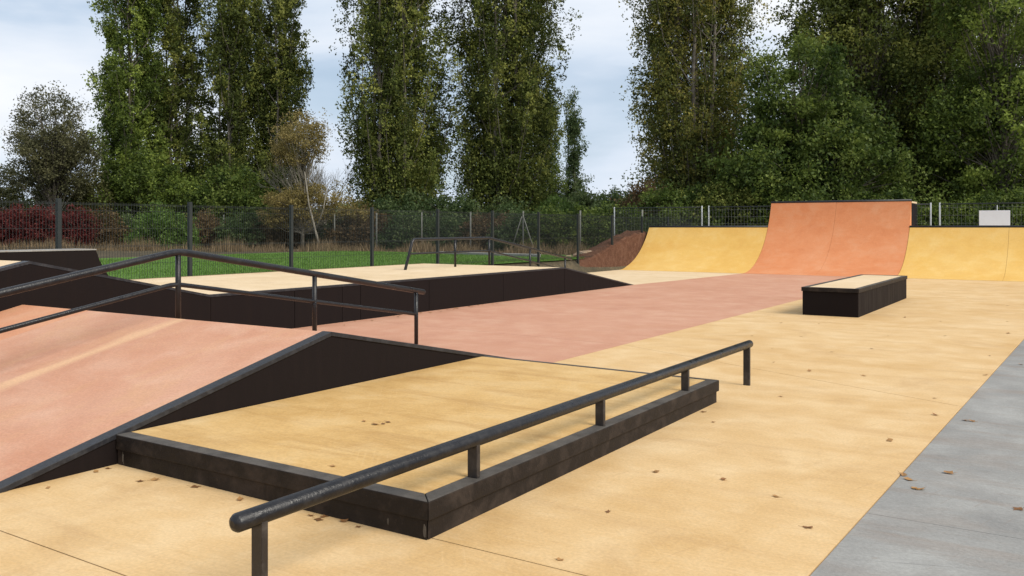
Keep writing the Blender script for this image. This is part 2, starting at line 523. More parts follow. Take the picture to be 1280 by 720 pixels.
# ------------------------------------------------------------------ raised platform along the dark fence
QZ, HZ, HV = .59, 1.12, 5.28
rp_ = empty('raised_platform', W(-11.8, 14, 0), 'long cream topped raised platform with black side wall beside the red strip', 'platform')
BU = -13.82
VC, VR, VF = 7.7, 17.3, 20.9                 # foot of hump, top of far ramp, foot of far ramp
edges = [VC, 9.9, 12.1, 14.3, 17.3]
for v0, v1 in zip(edges[:-1], edges[1:]):
    s = MB(); s.box(BU, WU - .07, v0 + .002, v1 - .002, QZ - .12, QZ)
    s.build('top_slab', CREAM, rp_)
s = MB(); s.profile([(VR + .002, QZ - .12), (VF, -.03), (VF, 0.002), (VR + .002, QZ)], BU, WU - .07)
s.build('ramp_slab', CREAM, rp_)
v = VC
for v1 in (9.2, 10.2, 10.62, 12.4, 14.8, 17.3):
    s = MB(); s.box(WU - .14, WU, v + .004, v1 - .004, -.02, QZ - .031)
    s.build('wall_panel', BLACK, rp_, bevel=.004)
    v = v1
s = MB(); s.profile([(VR + .004, -.02), (VF, -.02), (VR + .004, QZ - .031)][::-1], WU - .14, WU)
s.build('wall_panel', BLACK, rp_)
s = MB(); s.box(BU, WU - .15, VC, VR, -.02, QZ - .125); s.build('core', JOINT, rp_)
for (v0, z0, v1, z1) in ((VC, QZ, VR, QZ), (VR, QZ, VF + .1, -.012)):
    s = MB(); s.profile([(v0, z0 - .03), (v1, z1 - .03), (v1, z1 + .004), (v0, z0 + .004)][::-1], WU - .068, WU + .008)
    s.build('edge_strip', COPING, rp_, bevel=.003)
s = MB(); s.box(BU - .07, BU - .002, VC - 4, VR, .3, QZ + .004); s.build('back_edge', JOINT, rp_)

hp = empty('hump_ramp', W(-11.4, HV, 0), 'tall black sided hump with a cream top at the left edge behind the handrail', 'ramp')
HF = HV - 5.0
s = MB(); s.profile([(HF, -.02), (VC - .004, -.02), (VC - .004, QZ - .03), (HV, HZ - .03), (HF, 0)][::-1], WU - .14, WU + .001)
s.build('side_wall', BLACK, hp)
s = MB(); s.profile([(HF, -.01), (HV - .001, -.01), (HV - .001, HZ), (HF, .004)][::-1], -12.75, WU - .145); s.build('slope_slab', CREAM, hp)
s = MB(); s.profile([(HV, -.01), (VC - .004, -.01), (VC - .004, QZ), (HV, HZ)][::-1], -12.75, WU - .145); s.build('slope_slab', CREAM, hp)
for (v0, z0, v1, z1) in ((HF, .004, HV, HZ), (HV, HZ, VC - .002, QZ)):
    s = MB(); s.profile([(v0, z0 - .028), (v1, z1 - .028), (v1, z1 + .004), (v0, z0 + .004)][::-1], WU - .142, WU + .006)
    s.build('edge_strip', COPING, hp)

dk = empty('black_deck', W(-13.2, 4.5, 0), 'black walled deck block with thin grey top against the fence at far left', 'deck')
prof = [(-2.0, .3), (8.32, .3), (8.30, .62), (8.16, .80), (8.06, .98), (8.0, 1.14), (-2.0, 1.14)]
s = MB(); s.profile(prof[::-1], -13.50, -12.95); s.build('wall', BLACK, dk, bevel=.004)
s = MB(); s.box(-13.50, -12.94, -2.0, 8.0, 1.143, 1.160); s.build('top_slab', GREY, dk)

# ------------------------------------------------------------------ quarter pipes
QV, QR = 28.0, 3.27
def qp_profile(h, n=18):
    amax = math.acos((QR - h) / QR)
    return [(QV + QR * math.sin(amax * i / n), QR - QR * math.cos(amax * i / n)) for i in range(n + 1)]
def quarter(name, u_edges, h, mat, label, deck_w=1.2):
    root = empty(name, W((u_edges[0] + u_edges[-1]) / 2, QV, 0), label, 'ramp', None)
    prof = qp_profile(h)
    vt = prof[-1][0]
    for a, b in zip(u_edges[:-1], u_edges[1:]):
        s = MB()
        # curved slab 9 cm thick, as strips
        for (v0, z0), (v1, z1) in zip(prof[:-1], prof[1:]):
            pass
        n = len(prof); base = len(s.v)
        for u in (a + .003, b - .003):
            for vv, zz in prof: s.v.append(W(u, vv, zz + .0015))
        for i in range(n - 1):
            s.f.append((base + i, base + n + i, base + n + i + 1, base + i + 1)); s.sm.append(True)
        # sides and back close the slab into a solid wedge
        for u, fl in ((a + .003, 1), (b - .003, 0)):
            k = len(s.v)
            for vv, zz in prof: s.v.append(W(u, vv, zz + .0015))
            s.v.append(W(u, vt, -.03)); s.v.append(W(u, QV, -.03))
            idx = list(range(k, k + n + 2))
            s.f.append(tuple(idx if fl else idx[::-1])); s.sm.append(False)
        s.face([W(a + .003, vt, -.03), W(a + .003, vt, h), W(b - .003, vt, h), W(b - .003, vt, -.03)])
        s.build('curved_slab', mat, root)
    a, b = u_edges[0], u_edges[-1]
    s = MB(); s.box(a, b, vt + .07, vt + deck_w, -.03, h - .07); s.build('back_wall', BLACK, root)
    s = MB(); s.box(a, b, vt + .07, vt + deck_w + .02, h - .068, h - .012); s.build('deck', CREAM, root)
    s = MB(); s.tube([W(a, vt + .03, h + .012), W(b, vt + .03, h + .012)], .045, 12)
    s.build('coping_pipe', COPING, root)
    return root, vt
quarter('quarter_pipe', [-13.78, -9.28], 1.5, YQP, 'yellow curved quarter pipe left of the taller terracotta one')
quarter('quarter_pipe', [-9.275, -7.05, -4.70], 2.36, REDQP, 'tall terracotta curved quarter pipe between the two yellow ones', 1.1)
quarter('quarter_pipe', [-4.695, -1.9, 1.1, 4.6], 1.5, YQP, 'yellow curved quarter pipe right of the taller terracotta one')

# ------------------------------------------------------------------ grind box
bx = empty('grind_box', W(-3.57, 17.7, 0), 'low black sided grind box with pale top standing on the yellow floor', 'box')
s = MB(); s.box(-4.04, -3.13, 15.36, 20.1, 0.001, .405); s.build('side_panel', BLACK, bx, bevel=.006)
for (a, b, c, d) in ((-4.055, -3.97, 15.34, 20.12), (-3.20, -3.115, 15.34, 20.12), (-3.968, -3.202, 15.34, 15.42), (-3.968, -3.202, 20.04, 20.12)):
    s = MB(); s.box(a, b, c, d, .407, .478); s.build('edge_angle', KERB, bx, bevel=.005)
s = MB(); s.box(-3.968, -3.202, 15.422, 20.038, .408, .472); s.build('top_slab', CREAM, bx)

# ------------------------------------------------------------------ rails
fr = empty('flat_rail', W(-2.71, 5.2, 0), 'round black flat grind rail on posts along the low platform kerb', 'rail')
s = MB(); s.tube([W(-2.68, 2.22, .384), W(-2.68, 8.30, .384)], .037, 20, round_end=True); s.build('bar', RAIL, fr)
for v_ in (2.33, 3.76, 5.2, 6.68, 8.22):
    zb = PZ if 3.4 < v_ < 7.25 else 0
    s = MB(); s.box(-2.68 - .031, -2.68 + .031, v_ - .016, v_ + .016, zb - .001, .366)
    s.build('post', POSTM, fr, bevel=.004)

hr = empty('kinked_handrail', W(-7.18, RV, RH), 'kinked two bar black handrail riding over the pink ramp', 'rail')
U1 = -7.18
top = [(0.2, .36), (5.26, 1.27), (8.95, .66)]
def bent(pts, u, r, dz=0):
    """tube with rounded kinks"""
    res = []
    for i, (v_, z_) in enumerate(pts):
        p = Vector(W(u, v_, z_ + dz))
        if 0 < i < len(pts) - 1:
            a = Vector(W(u, pts[i - 1][0], pts[i - 1][1] + dz)); b = Vector(W(u, pts[i + 1][0], pts[i + 1][1] + dz))
            da, db = (a - p).normalized(), (b - p).normalized()
            for t in (0, .25, .5, .75, 1):
                q0 = p + da * .09; q1 = p + db * .09
                res.append(q0.lerp(p, t).lerp(p.lerp(q1, t), t))
        else: res.append(p)
    m = MB(); m.tube(res, r, 16, round_end=True)
    return m
bent(top, U1, .034).build('top_bar', RAIL, hr)
bent([(0.2, .07), (5.22, .965), (8.80, .385)], U1, .022).build('lower_bar', RAIL, hr)
def top_z(v_):
    (a, za), (b, zb), (c, zc) = top
    return za + (zb - za) * (v_ - a) / (b - a) if v_ < b else zb + (zc - zb) * (v_ - b) / (c - b)
for v_ in (1.80, 3.50, 5.26, 7.02, 8.80):
    s = MB(); s.tube([W(U1, v_, max(slope_z(v_), 0) - .005), W(U1, v_, top_z(v_) - .01)], .026, 14); s.build('post', RAIL, hr)

br = empty('kinked_handrail', W(-12.1, 17.5, QZ), 'farther two bar black handrail stepping down off the cream platform', 'rail')
U2 = -12.1
bent([(14.46, QZ), (14.72, 1.24), (17.6, 1.24), (21.7, .60)], U2, .032).build('top_bar', RAIL, br)
bent([(14.60, .93), (17.6, .93), (21.5, .29)], U2, .020).build('lower_bar', RAIL, br)
for v_, zb, zt in ((16.24, QZ, 1.24), (17.62, QZ, 1.23), (19.5, .22, .93), (21.35, 0, .65)):
    s = MB(); s.tube([W(U2, v_, zb - .01), W(U2, v_, zt)], .027, 12); s.build('post', RAIL, br)

# ------------------------------------------------------------------ dark mesh fence along the left side
def wire_panel(w, h, du, hz, r, name):
    """upright wires spaced du, horizontal wires at heights hz; local x along, z up"""
    mb = MB()
    def bar(p, q, rr):
        d = (Vector(q) - Vector(p)).normalized()
        a = Vector((0, 1, 0)); b = d.cross(a)
        ps = [a * rr + b * rr, a * -rr + b * rr, a * -rr - b * rr, a * rr - b * rr]
        n = len(mb.v)
        mb.v += [tuple(Vector(p) + k) for k in ps] + [tuple(Vector(q) + k) for k in ps]
        for i in range(4):
            j = (i + 1) % 4
            mb.f.append((n + i, n + j, n + 4 + j, n + 4 + i)); mb.sm.append(False)
    x = du / 2
    while x < w:
        bar((x, 0, 0), (x, 0, h), r); x += du
    for z in hz: bar((0, .006, z), (w, .006, z), r * 1.3)
    return mb, bar
FU = -13.95
fn = empty('mesh_fence', W(FU, 10.47, .5), 'dark wire mesh fence on square posts behind the raised platform', 'fence')
mb, _ = wire_panel(2.44, 1.42, .052, [.04, .06, .36, .66, .68, .98, 1.28, 1.38, 1.40], .0022, 'mesh_panel')
me = mb.mesh('mesh_panel'); me.materials.append(FENCE)
bm_ = MB()
bm_.v = [(x, y, z) for x in (-.032, .032) for y in (-.032, .032) for z in (-.55, 1.47)]
bm_.f = [(0, 1, 3, 2), (4, 6, 7, 5), (0, 4, 5, 1), (2, 3, 7, 6), (0, 2, 6, 4), (1, 5, 7, 3)]; bm_.sm = [False] * 6
pm = bm_.mesh('post'); pm.materials.append(FENCE)
base = Vector(W(FU, 10.47, .5))
zdrop = lambda v_: 0.0 if v_ < 21 else (v_ - 21) * -.006
for i in range(-6, 10):
    v_ = 10.47 + 2.5 * i
    zz = .5 + zdrop(v_)
    o = bpy.data.objects.new('post', pm); COL.objects.link(o); o.parent = fn
    o.location = Vector(W(FU, v_, zz)) - base; o.rotation_euler = (0, 0, R(90) - ANG)
    o2 = bpy.data.objects.new('mesh_panel', me); COL.objects.link(o2); o2.parent = fn
    o2.location = Vector(W(FU, v_ + .03, zz)) - base; o2.rotation_euler = (0, 0, R(90) - ANG)

# temporary galvanised fence panels behind the quarter pipes: each panel its own thing
mb, bar = wire_panel(3.7, 2.0, .12, [.12, .30, .56, .82, 1.08, 1.34, 1.60, 1.86], .0023, 'wire_mesh')
wm = mb.mesh('wire_mesh'); wm.materials.append(WIREG)
fb = MB(); fb.tube([(0, 0, -.12), (0, 0, 2.02)], .024, 8)
fm = fb.mesh('upright_tube'); fm.materials.append(GALV)
fb = MB(); fb.tube([(0.02, 0, 0), (3.70, 0, 0)], .018, 8)
cm = fb.mesh('cross_tube'); cm.materials.append(FENCE)
DV = QV + 3.9
s0 = 1.62
labs = ['galvanised site fence panel starting left of the yellow quarter pipe behind the dirt mound', 'galvanised site fence panel behind the left yellow quarter pipe',
        'galvanised site fence panel left half hidden by the terracotta quarter pipe', 'galvanised site fence panel mostly hidden behind the terracotta quarter pipe',
        'galvanised site fence panel with white board in front of it at the right']
for i, lab in enumerate(labs):
    u_ = -13.78 + s0 + .2 + 3.95 * (i - 1)
    t = empty('site_fence_panel', W(u_, DV, .29), lab, 'fence', 'temporary fence panels behind the quarter pipes')
    t.rotation_euler = (0, 0, -ANG)
    for nm, mm, x_, z_ in (('upright_tube', fm, .10, 0), ('upright_tube', fm, 3.78, 0), ('cross_tube', cm, .08, 1.97), ('cross_tube', cm, .08, .06), ('wire_mesh', wm, .08, 0)):
        o = bpy.data.objects.new(nm, mm); COL.objects.link(o); o.parent = t
        o.location = (x_, 0, z_)
# white board
wb = empty('white_board', W(0, 0, 0), 'plain white rectangular board standing behind the right yellow quarter pipe', 'board')
bu = -2.77
wb.location = W(bu, DV - .25, .2)
s = MB(); s.box(bu - .02, bu + .84, DV - .27, DV - .24, 1.50, 2.03); s.build('board', WHITE, wb, bevel=.004)
for du in (.12, .70):
    s = MB(); s.box(bu + du - .03, bu + du + .03, DV - .235, DV - .17, .1, 2.0); s.build('leg', POSTM, wb)
s = MB(); s.tube([W(bu + .48, DV - .2, 1.6), W(bu + .48, DV - .2, 2.2)], .012, 8); s.build('rod', GALV, wb)

# ------------------------------------------------------------------ old chain-link fence farther back
CV = 31.6
cf = empty('chain_link_fence', W(-28.2, CV, .4), 'old chain link fence on pale posts in front of the hedges', 'fence')
cb = Vector(W(-28.2, CV, .4))
pb = MB(); pb.tube([(0, 0, -.3), (0, 0, 1.78)], .035, 8); pm2 = pb.mesh('post'); pm2.materials.append(CONCPOST)
mb = MB()
def bar2(mb, p, q, rr):
    d = (Vector(q) - Vector(p)).normalized(); a = Vector((0, 1, 0)); b = d.cross(a)
    ps = [a * rr + b * rr, a * -rr + b * rr, a * -rr - b * rr, a * rr - b * rr]
    n = len(mb.v)
    mb.v += [tuple(Vector(p) + k) for k in ps] + [tuple(Vector(q) + k) for k in ps]
    for i in range(4):
        j = (i + 1) % 4
        mb.f.append((n + i, n + j, n + 4 + j, n + 4 + i)); mb.sm.append(False)
H_, W_ = 1.65, 2.75
x = -H_
while x < W_:
    for sgn in (1, -1):
        x0, x1 = x, x + H_
        a0, a1 = max(x0, 0), min(x1, W_)
        if a1 <= a0: continue
        z0_, z1_ = a0 - x0, a1 - x0
        if sgn < 0: z0_, z1_ = H_ - z0_, H_ - z1_
        bar2(mb, (a0, 0, z0_), (a1, 0, z1_), .0018)
    x += .085
for z in (.02, H_ * .5, H_ - .01): bar2(mb, (0, 0, z), (W_, 0, z), .004)
cm2 = mb.mesh('chain_link'); cm2.materials.append(CHAIN)
for i in range(-13, 6):
    u_ = -28.2 + 2.75 * i
    loc = Vector(W(u_, CV, .4)) - cb
    for nm, mm in (('post', pm2), ('chain_link', cm2)):
        o = bpy.data.objects.new(nm, mm); COL.objects.link(o); o.parent = cf
        o.location = loc; o.rotation_euler = (0, 0, -ANG)
u_ = -28.2 + 2.75 * 3
for sg in (-1, 1):
    s = MB(); s.tube([W(u_ + .04 * sg, CV - .05, 1.95), W(u_ + .62 * sg, CV - .05, .4)], .022, 8); s.build('brace', CONCPOST, cf)

# low pale kerb stone behind the lawn
s = MB(); s.prism([(-20.5, 26.4), (-15.6, 25.6), (-15.6, 25.85), (-20.5, 26.65)], .2, .58)
o = s.build('kerb_stone', GREY, None, W(-18, 26, .3), bevel=.02); tag(o, 'low pale concrete kerb lying along the far side of the lawn', 'kerb')

# ------------------------------------------------------------------ dirt mound and boulder
rng = np.random.default_rng(4)
def mound():
    mb = MB(); n = 48
    for j in range(n):
        for i in range(n):
            u = -18.4 + 5.6 * i / (n - 1) ; v = 23.6 + 10.4 * j / (n - 1)
            rise = smooth((v - 24.4) / 6.6) * smooth((34.0 - v) / 1.6)
            side = math.exp(-((u + 14.3) / .75) ** 2) if u < -14.3 else 1
            z = 1.12 * rise * side + .02
            z += .05 * math.sin(u * 5 + v * 3) * math.sin(v * 4 - u * 2) * rise + rng.normal(0, .018)
            if rise * side < .02: z = -.1
            z = max(z, -.1)
            if u > -13.83: z = -.2
            mb.v.append(W(u, v, z + (gz(u, v) + .06) * .55))
    for j in range(n - 1):
        for i in range(n - 1):
            k = j * n + i
            mb.f.append((k, k + 1, k + n + 1, k + n)); mb.sm.append(True)
    o = mb.build('dirt_mound', DIRT, None, W(-14.6, 29, .2))
    tag(o, 'bare brown dirt mound piled beside the left yellow quarter pipe', 'dirt mound')
mound()
def blob(name, c, r, mat, seed, nz_=14, amp=.25):
    rg = random.Random(seed)
    mb = MB(); nl, nn = nz_, nz_ * 2
    ph = [rg.uniform(0, 6) for _ in range(6)]
    for j in range(nl + 1):
        th = math.pi * j / nl
        for i in range(nn):
            q = 2 * math.pi * i / nn
            d = Vector((math.sin(th) * math.cos(q), math.sin(th) * math.sin(q), math.cos(th)))
            k = 1 + amp * (math.sin(3 * d.x + ph[0]) * math.sin(2.5 * d.y + ph[1]) + .5 * math.sin(6 * d.z + ph[2]) * math.cos(5 * d.x + ph[3])) + rg.uniform(-.03, .03)
            mb.v.append((c[0] + d.x * r[0] * k, c[1] + d.y * r[1] * k, c[2] + d.z * r[2] * k))
    for j in range(nl):
        for i in range(nn):
            l = (i + 1) % nn
            mb.f.append((j * nn + i, j * nn + l, (j + 1) * nn + l, (j + 1) * nn + i)); mb.sm.append(False)
    return mb.build(name, mat, None, (c[0], c[1], c[2] - r[2]))
c = W(-14.45, 26.9, .50)
o = blob('boulder', c, (.38, .3, .20), ROCK, 3); tag(o, 'large pale boulder lying at the foot of the dirt mound', 'boulder')
c = W(-14.75, 26.3, .42)
o = blob('boulder', c, (.22, .2, .12), ROCK, 8); tag(o, 'smaller pale stone lying left of the large boulder', 'boulder')

# ------------------------------------------------------------------ foliage
def leaf_object(name, C, size, rng, mat, parent, tint=None, droop=0.0, aspect=.8, up=0.0):
    """C: (N,3) world centres; each leaf cluster is one small pointed quad"""
    C = np.asarray(C, dtype=np.float64); N = len(C); size = size * .80
    a = rng.normal(size=(N, 3)); a[:, 2] = a[:, 2] * (1 + droop) + up
    a /= np.linalg.norm(a, axis=1)[:, None]
    b = rng.normal(size=(N, 3)); b -= (b * a).sum(1)[:, None] * a
    b /= np.linalg.norm(b, axis=1)[:, None]
    sz = size * rng.uniform(.6, 1.35, N)[:, None]
    off = np.array(abs_loc(parent)) if parent is not None else np.zeros(3)
    P = C - off
    V = np.empty((N, 3, 3))
    V[:, 0] = P - a * sz * .45 + b * sz * aspect * .5; V[:, 1] = P + a * sz * .55
    V[:, 2] = P - a * sz * .35 - b * sz * aspect * .5
    me = bpy.data.meshes.new(name)
    me.vertices.add(N * 3); me.vertices.foreach_set('co', V.ravel())
    me.loops.add(N * 3); me.loops.foreach_set('vertex_index', np.arange(N * 3, dtype=np.int32))
    me.polygons.add(N); me.polygons.foreach_set('loop_start', np.arange(0, N * 3, 3, dtype=np.int32))
    me.polygons.foreach_set('loop_total', np.full(N, 3, dtype=np.int32))
    me.update(calc_edges=True)
    at = me.attributes.new('tint', 'FLOAT', 'FACE')
    t = np.clip((tint if tint is not None else np.full(N, .5)) + rng.normal(0, .16, N), 0, 1)
    at.data.foreach_set('value', t.astype(np.float32))
    me.materials.append(mat)
    o = bpy.data.objects.new(name, me); COL.objects.link(o)
    o.parent = parent
    return o

def poplar(px, Y, H, Rm, seed, mat, label, group, leaves=26000, leaders=4, zb=.3, base=.03, dens=1.0, lean=0.0, size=.19, bot=.6, spire=False):
    rg = np.random.default_rng(seed)
    X = sight(px, Y)
    root = empty('poplar_tree', (X, Y, zb), label, 'tree', group)
    tk = MB(); pts = []; tints = []
    def prof(t):                              # crown radius against height 0..1
        if spire: return Rm * max(.06, 1 - t) ** .7 * (.6 + .4 * min(1, t / .15))
        return Rm * (bot + (1 - bot) * min(1, t / .28)) * (1 - max(0, (t - .6)) ** 1.8 * 3.2) if t < .98 else .1
    starts = []
    for k in range(leaders):
        q = 2 * math.pi * (k + rg.uniform(-.3, .3)) / leaders
        off = Rm * (.0 if k == 0 else rg.uniform(.30, .55))
        topz = H * (1.0 if k == 0 else rg.uniform(.72, .95))
        path = []
        for s_ in np.linspace(0, 1, 9):
            z = zb + topz * s_
            sp = min(1, s_ / .22)
            path.append((X + math.cos(q) * off * sp + lean * s_ + rg.normal(0, .08), Y + math.sin(q) * off * sp + rg.normal(0, .08), z))
        r0 = (.20 if k == 0 else .13) * Rm / 3
        tk.tube(path, [r0 * (1 - .93 * s_) + .01 for s_ in np.linspace(0, 1, 9)], 7)
        starts.append((path, topz))
    nl = int(38 * dens) * leaders
    per = int(leaves * 2.0) // nl
    P = []
    T = []
    for j in range(nl):
        path, topz = starts[j % leaders]
        h = base + (1 - base) * rg.uniform(0, 1) ** 1.35 * .96
        f = h * 8; i = min(7, int(f)); a = np.array(path[i]); b = np.array(path[i + 1]); st = a + (b - a) * (f - i)
        q = rg.uniform(0, 2 * math.pi)
        rad = prof(h * topz / H) * rg.uniform(.45, 1.0)
        rise = rad * rg.uniform(1.2, 2.3)
        ex = X + lean * h + math.cos(q) * rad; ey = Y + math.sin(q) * rad
        end = np.array((ex, ey, min(st[2] + rise, zb + H)))
        midp = st * .5 + end * .5 + np.array((math.cos(q) * rad * .18, math.sin(q) * rad * .18, -rise * .12))
        tk.tube([tuple(st), tuple(midp), tuple(end)], [.045, .028, .010], 4, cap=False)
        nc = 6
        cu = np.concatenate([rg.uniform(.25, .85, nc - 2), [.95, 1.08]])[:, None]
        cc = (1 - cu) ** 2 * st + 2 * cu * (1 - cu) * midp + cu ** 2 * end + rg.normal(0, .12, (nc, 3))
        csz = rg.uniform(.55, 1.35, nc)
        w = rg.integers(0, nc, per)
        k3 = (Rm / 3) ** .5 * csz[w][:, None]
        # leaves sit in small sprays inside each tuft
        spr = rg.normal(0, 1, (nc, 9, 3)) * np.array((.26, .26, .44))
        pt = cc[w] + (spr[w, rg.integers(0, 9, per)] + rg.normal(0, .13, (per, 3))) * k3
        P.append(pt)
        ct = rg.uniform(.1, .8); T.append(np.clip(ct + rg.normal(0, .2, nc)[w], 0, 1))
    # sucker shoots round the foot
    k = leaves // 6
    q = rg.uniform(0, 2 * np.pi, k); r_ = Rm * .85 * np.sqrt(rg.uniform(0, 1, k))
    cl = rg.normal(0, 1, (k, 3)) * .12
    P.append(np.stack([X + np.cos(q) * r_, Y + np.sin(q) * r_, zb + rg.uniform(0.2, H * .2, k)], 1) + cl)
    T.append(rg.uniform(.2, .6, k))
    tk.build('trunk', BARK, root)
    leaf_object('crown', np.concatenate(P), size, rg, mat, root, np.concatenate(T), droop=.4)
    return root

def broad(name, px, Y, blobs, seed, mat, label, leaves=16000, size=.2, clumps=150, group=None, cat='tree', zb=.3, trunk_r=.22, bark=None, shell=.75, tw=True, cr=.62, X=None):
    """blobs: list of (dx, dy, z, rx, ry, rz) ellipsoids filled with leaf clumps carried on limbs"""
    rg = np.random.default_rng(seed)
    if X is None: X = sight(px, Y)
    root = empty(name, (X, Y, zb), label, cat, group)
    tk = MB()
    zt = max(b[2] for b in blobs)
    stem = [(X, Y, zb - .1), (X + rg.normal(0, .1), Y, zb + (zt - zb) * .35), (X + rg.normal(0, .2), Y, zb + (zt - zb) * .7), (X + blobs[0][0] * .5, Y, zt)]
    if trunk_r: tk.tube(stem, [trunk_r, trunk_r * .75, trunk_r * .45, trunk_r * .2], 8)
    vol = np.array([b[3] * b[4] * b[5] for b in blobs]) ** .8; vol /= vol.sum()
    P = []; T = []
    per = leaves * 2 // clumps
    for j in range(clumps):
        b = blobs[rg.choice(len(blobs), p=vol)]
        d = rg.normal(size=3); d /= np.linalg.norm(d)
        r = (rg.uniform(.25, 1) if rg.uniform() < 1 - shell else rg.uniform(.72, 1.05))
        c = np.array((X + b[0] + d[0] * b[3] * r, Y + b[1] + d[1] * b[4] * r, b[2] + d[2] * b[5] * r))
        if c[2] < zb + .1: c[2] = zb + rg.uniform(.1, .5)
        if tw and trunk_r:
            hh = min(.95, max(.15, (c[2] - zb) / max(.1, zt - zb) * rg.uniform(.35, .75)))
            f = hh * 3; i = min(2, int(f)); a0 = np.array(stem[i]); b0 = np.array(stem[i + 1]); st = a0 + (b0 - a0) * (f - i)
            mid_ = st * .45 + c * .55 + rg.normal(0, .12, 3)
            tk.tube([tuple(st), tuple(mid_), tuple(c)], [trunk_r * .22, trunk_r * .13, .012], 4, cap=False)
        k = int(per * rg.uniform(.6, 1.4))
        s_ = cr * rg.uniform(.6, 1.3) * (b[3] * b[5]) ** .25 / 1.5
        sub = c + rg.normal(0, s_ * .55, (7, 3))
        pt = sub[rg.integers(0, 7, k)] + rg.normal(0, s_ * .36, (k, 3)) * np.array((1, 1, .8))
        P.append(pt); ct = rg.uniform(.12, .8)
        T.append(np.full(k, ct))
    C = np.concatenate(P)
    C[:, 2] = np.maximum(C[:, 2], zb + .02)
    if trunk_r: tk.build('trunk', bark or BARK, root)
    leaf_object('foliage' if cat != 'tree' else 'crown', C, size, rg, mat, root, np.concatenate(T))
    return root

# left group of four poplars
GL = 'tall poplars of the left group'
poplar(163, 55, 25, 2.1, 11, POPG, 'tall green poplar at the left end of the left poplar group', GL, 52000, 4, bot=1.15, size=.175)
poplar(222, 57, 26, 1.95, 12, POP, 'tall poplar second from the left in the left group', GL, 46000, 4, bot=1.1, size=.175)
poplar(288, 56, 26, 2.0, 13, POP, 'tall poplar third from the left in the left group', GL, 48000, 4, bot=1.1, size=.175)
poplar(350, 57, 25.5, 2.1, 14, POP, 'tall poplar at the right end of the left group behind the golden birch', GL, 50000, 4, bot=.9, size=.175)
# central pair
poplar(500, 53, 25, 3.4, 21, POP, 'broad tall poplar left of the central pair', 'central pair of poplars', 78000, 6, bot=1.0, size=.175)
poplar(631, 54, 26, 3.65, 22, POP, 'broad tall poplar right of the central pair', 'central pair of poplars', 84000, 6, bot=1.05, size=.175)
# slim young ones
poplar(687, 72, 12.6, 1.5, 31, DKG, 'slim dark young poplar half hidden by the central pair', None, 12000, 2, size=.17, spire=True)
poplar(718, 78, 13.6, 1.5, 32, HEDGE, 'slim lone young poplar standing in the gap of sky', None, 12000, 2, size=.17, dens=.9, spire=True)
# right poplar
poplar(870, 49, 25, 3.7, 41, POPY, 'tall yellowing poplar standing left of the dark maple', None, 72000, 7, bot=.9, size=.17)
# right big ones
poplar(1075, 56, 27, 3.6, 51, POP, 'tall dark poplar rising right behind the maple', 'big trees at the right', 56000, 5, bot=1.0, size=.18)
poplar(1185, 50, 26, 3.6, 52, POP, 'huge poplar with several bare visible stems above the white board', 'big trees at the right', 64000, 6, bot=.8, size=.18)
broad('dark_maple', 1005, 44, [(0, 0, 7.4, 2.6, 2.5, 3.6), (-.9, -.5, 4.0, 3.4, 2.8, 2.8), (1.8, 0, 4.6, 3.2, 2.6, 3.2), (.2, 0, 9.6, 1.5, 1.5, 1.5)], 61, DKG, 'rounded dark green maple behind the terracotta quarter pipe', 36000, .2, 260)
broad('spreading_tree', 1090, 50, [(0, 0, 12, 4.5, 3.5, 5), (2, 0, 5, 5, 3, 4), (-2.2, 0, 15, 3, 3, 3)], 62, POP, 'broad leafy tree filling the space above the terracotta quarter pipe', 40000, .21, 260)
broad('spreading_tree', 1250, 44, [(0, 0, 5.5, 3.4, 3, 4), (1, 0, 12, 3.4, 3, 4.5), (2.5, 0, 3, 3, 2.5, 3)], 63, POPG, 'fresh green leafy tree at the right edge of the view', 34000, .2, 230)
broad('spreading_tree', 1215, 60, [(0, 0, 10, 6, 3, 8), (-6, 0, 6, 5, 3, 5), (6, 0, 8, 5, 3, 7), (1, 0, 19, 5, 3, 5)], 64, OLIVE, 'dark olive tree mass far behind the right hand trees', 34000, .28, 260)
broad('spreading_tree', 965, 58, [(0, 0, 5, 4, 3, 4), (-4, 0, 3.5, 4, 3, 3), (5, 0, 8, 4, 3, 5.5)], 65, DKG, 'dark leafy tree low between the yellowing poplar and the maple', 26000, .25, 200)
# left end
broad('round_tree', 66, 50, [(0, 0, 6.6, 2.1, 2.0, 2.7), (-.9, 0, 5.2, 1.6, 1.6, 2.0), (1.1, 0, 5.4, 1.5, 1.5, 2.0)], 71, PURP, 'round sparse purple brown tree near the left edge', 15000, .14, 210, cr=.5, trunk_r=.13)
broad('large_bush', 20, 53, [(0, 0, 2.6, 2.4, 1.6, 2.2), (-2.4, 0, 2.5, 2, 1.5, 2.4)], 72, OLIVE, 'dark olive bush below the left side of the purple brown tree', 12000, .16, 120, cat='bush', trunk_r=.1)
broad('large_bush', 95, 52.5, [(0, 0, 2.6, 1.9, 1.6, 2.2), (1.1, 0, 2, 1.3, 1.3, 1.8)], 73, OLIVE, 'olive bush below the right side of the purple brown tree', 11000, .16, 110, cat='bush', trunk_r=.1)
broad('large_bush', 185, 53, [(0, 0, 3, 2.3, 1.6, 2.6), (2, 0, 2.4, 2, 1.5, 2.2)], 74, POPG, 'green bush at the foot of the leftmost poplars', 14000, .18, 120, cat='bush', trunk_r=.1)
broad('large_bush', 290, 53, [(0, 0, 2.6, 2.5, 1.6, 2.4)], 75, DKG, 'dark bush at the foot of the middle left poplars', 12000, .18, 110, cat='bush', trunk_r=.1)
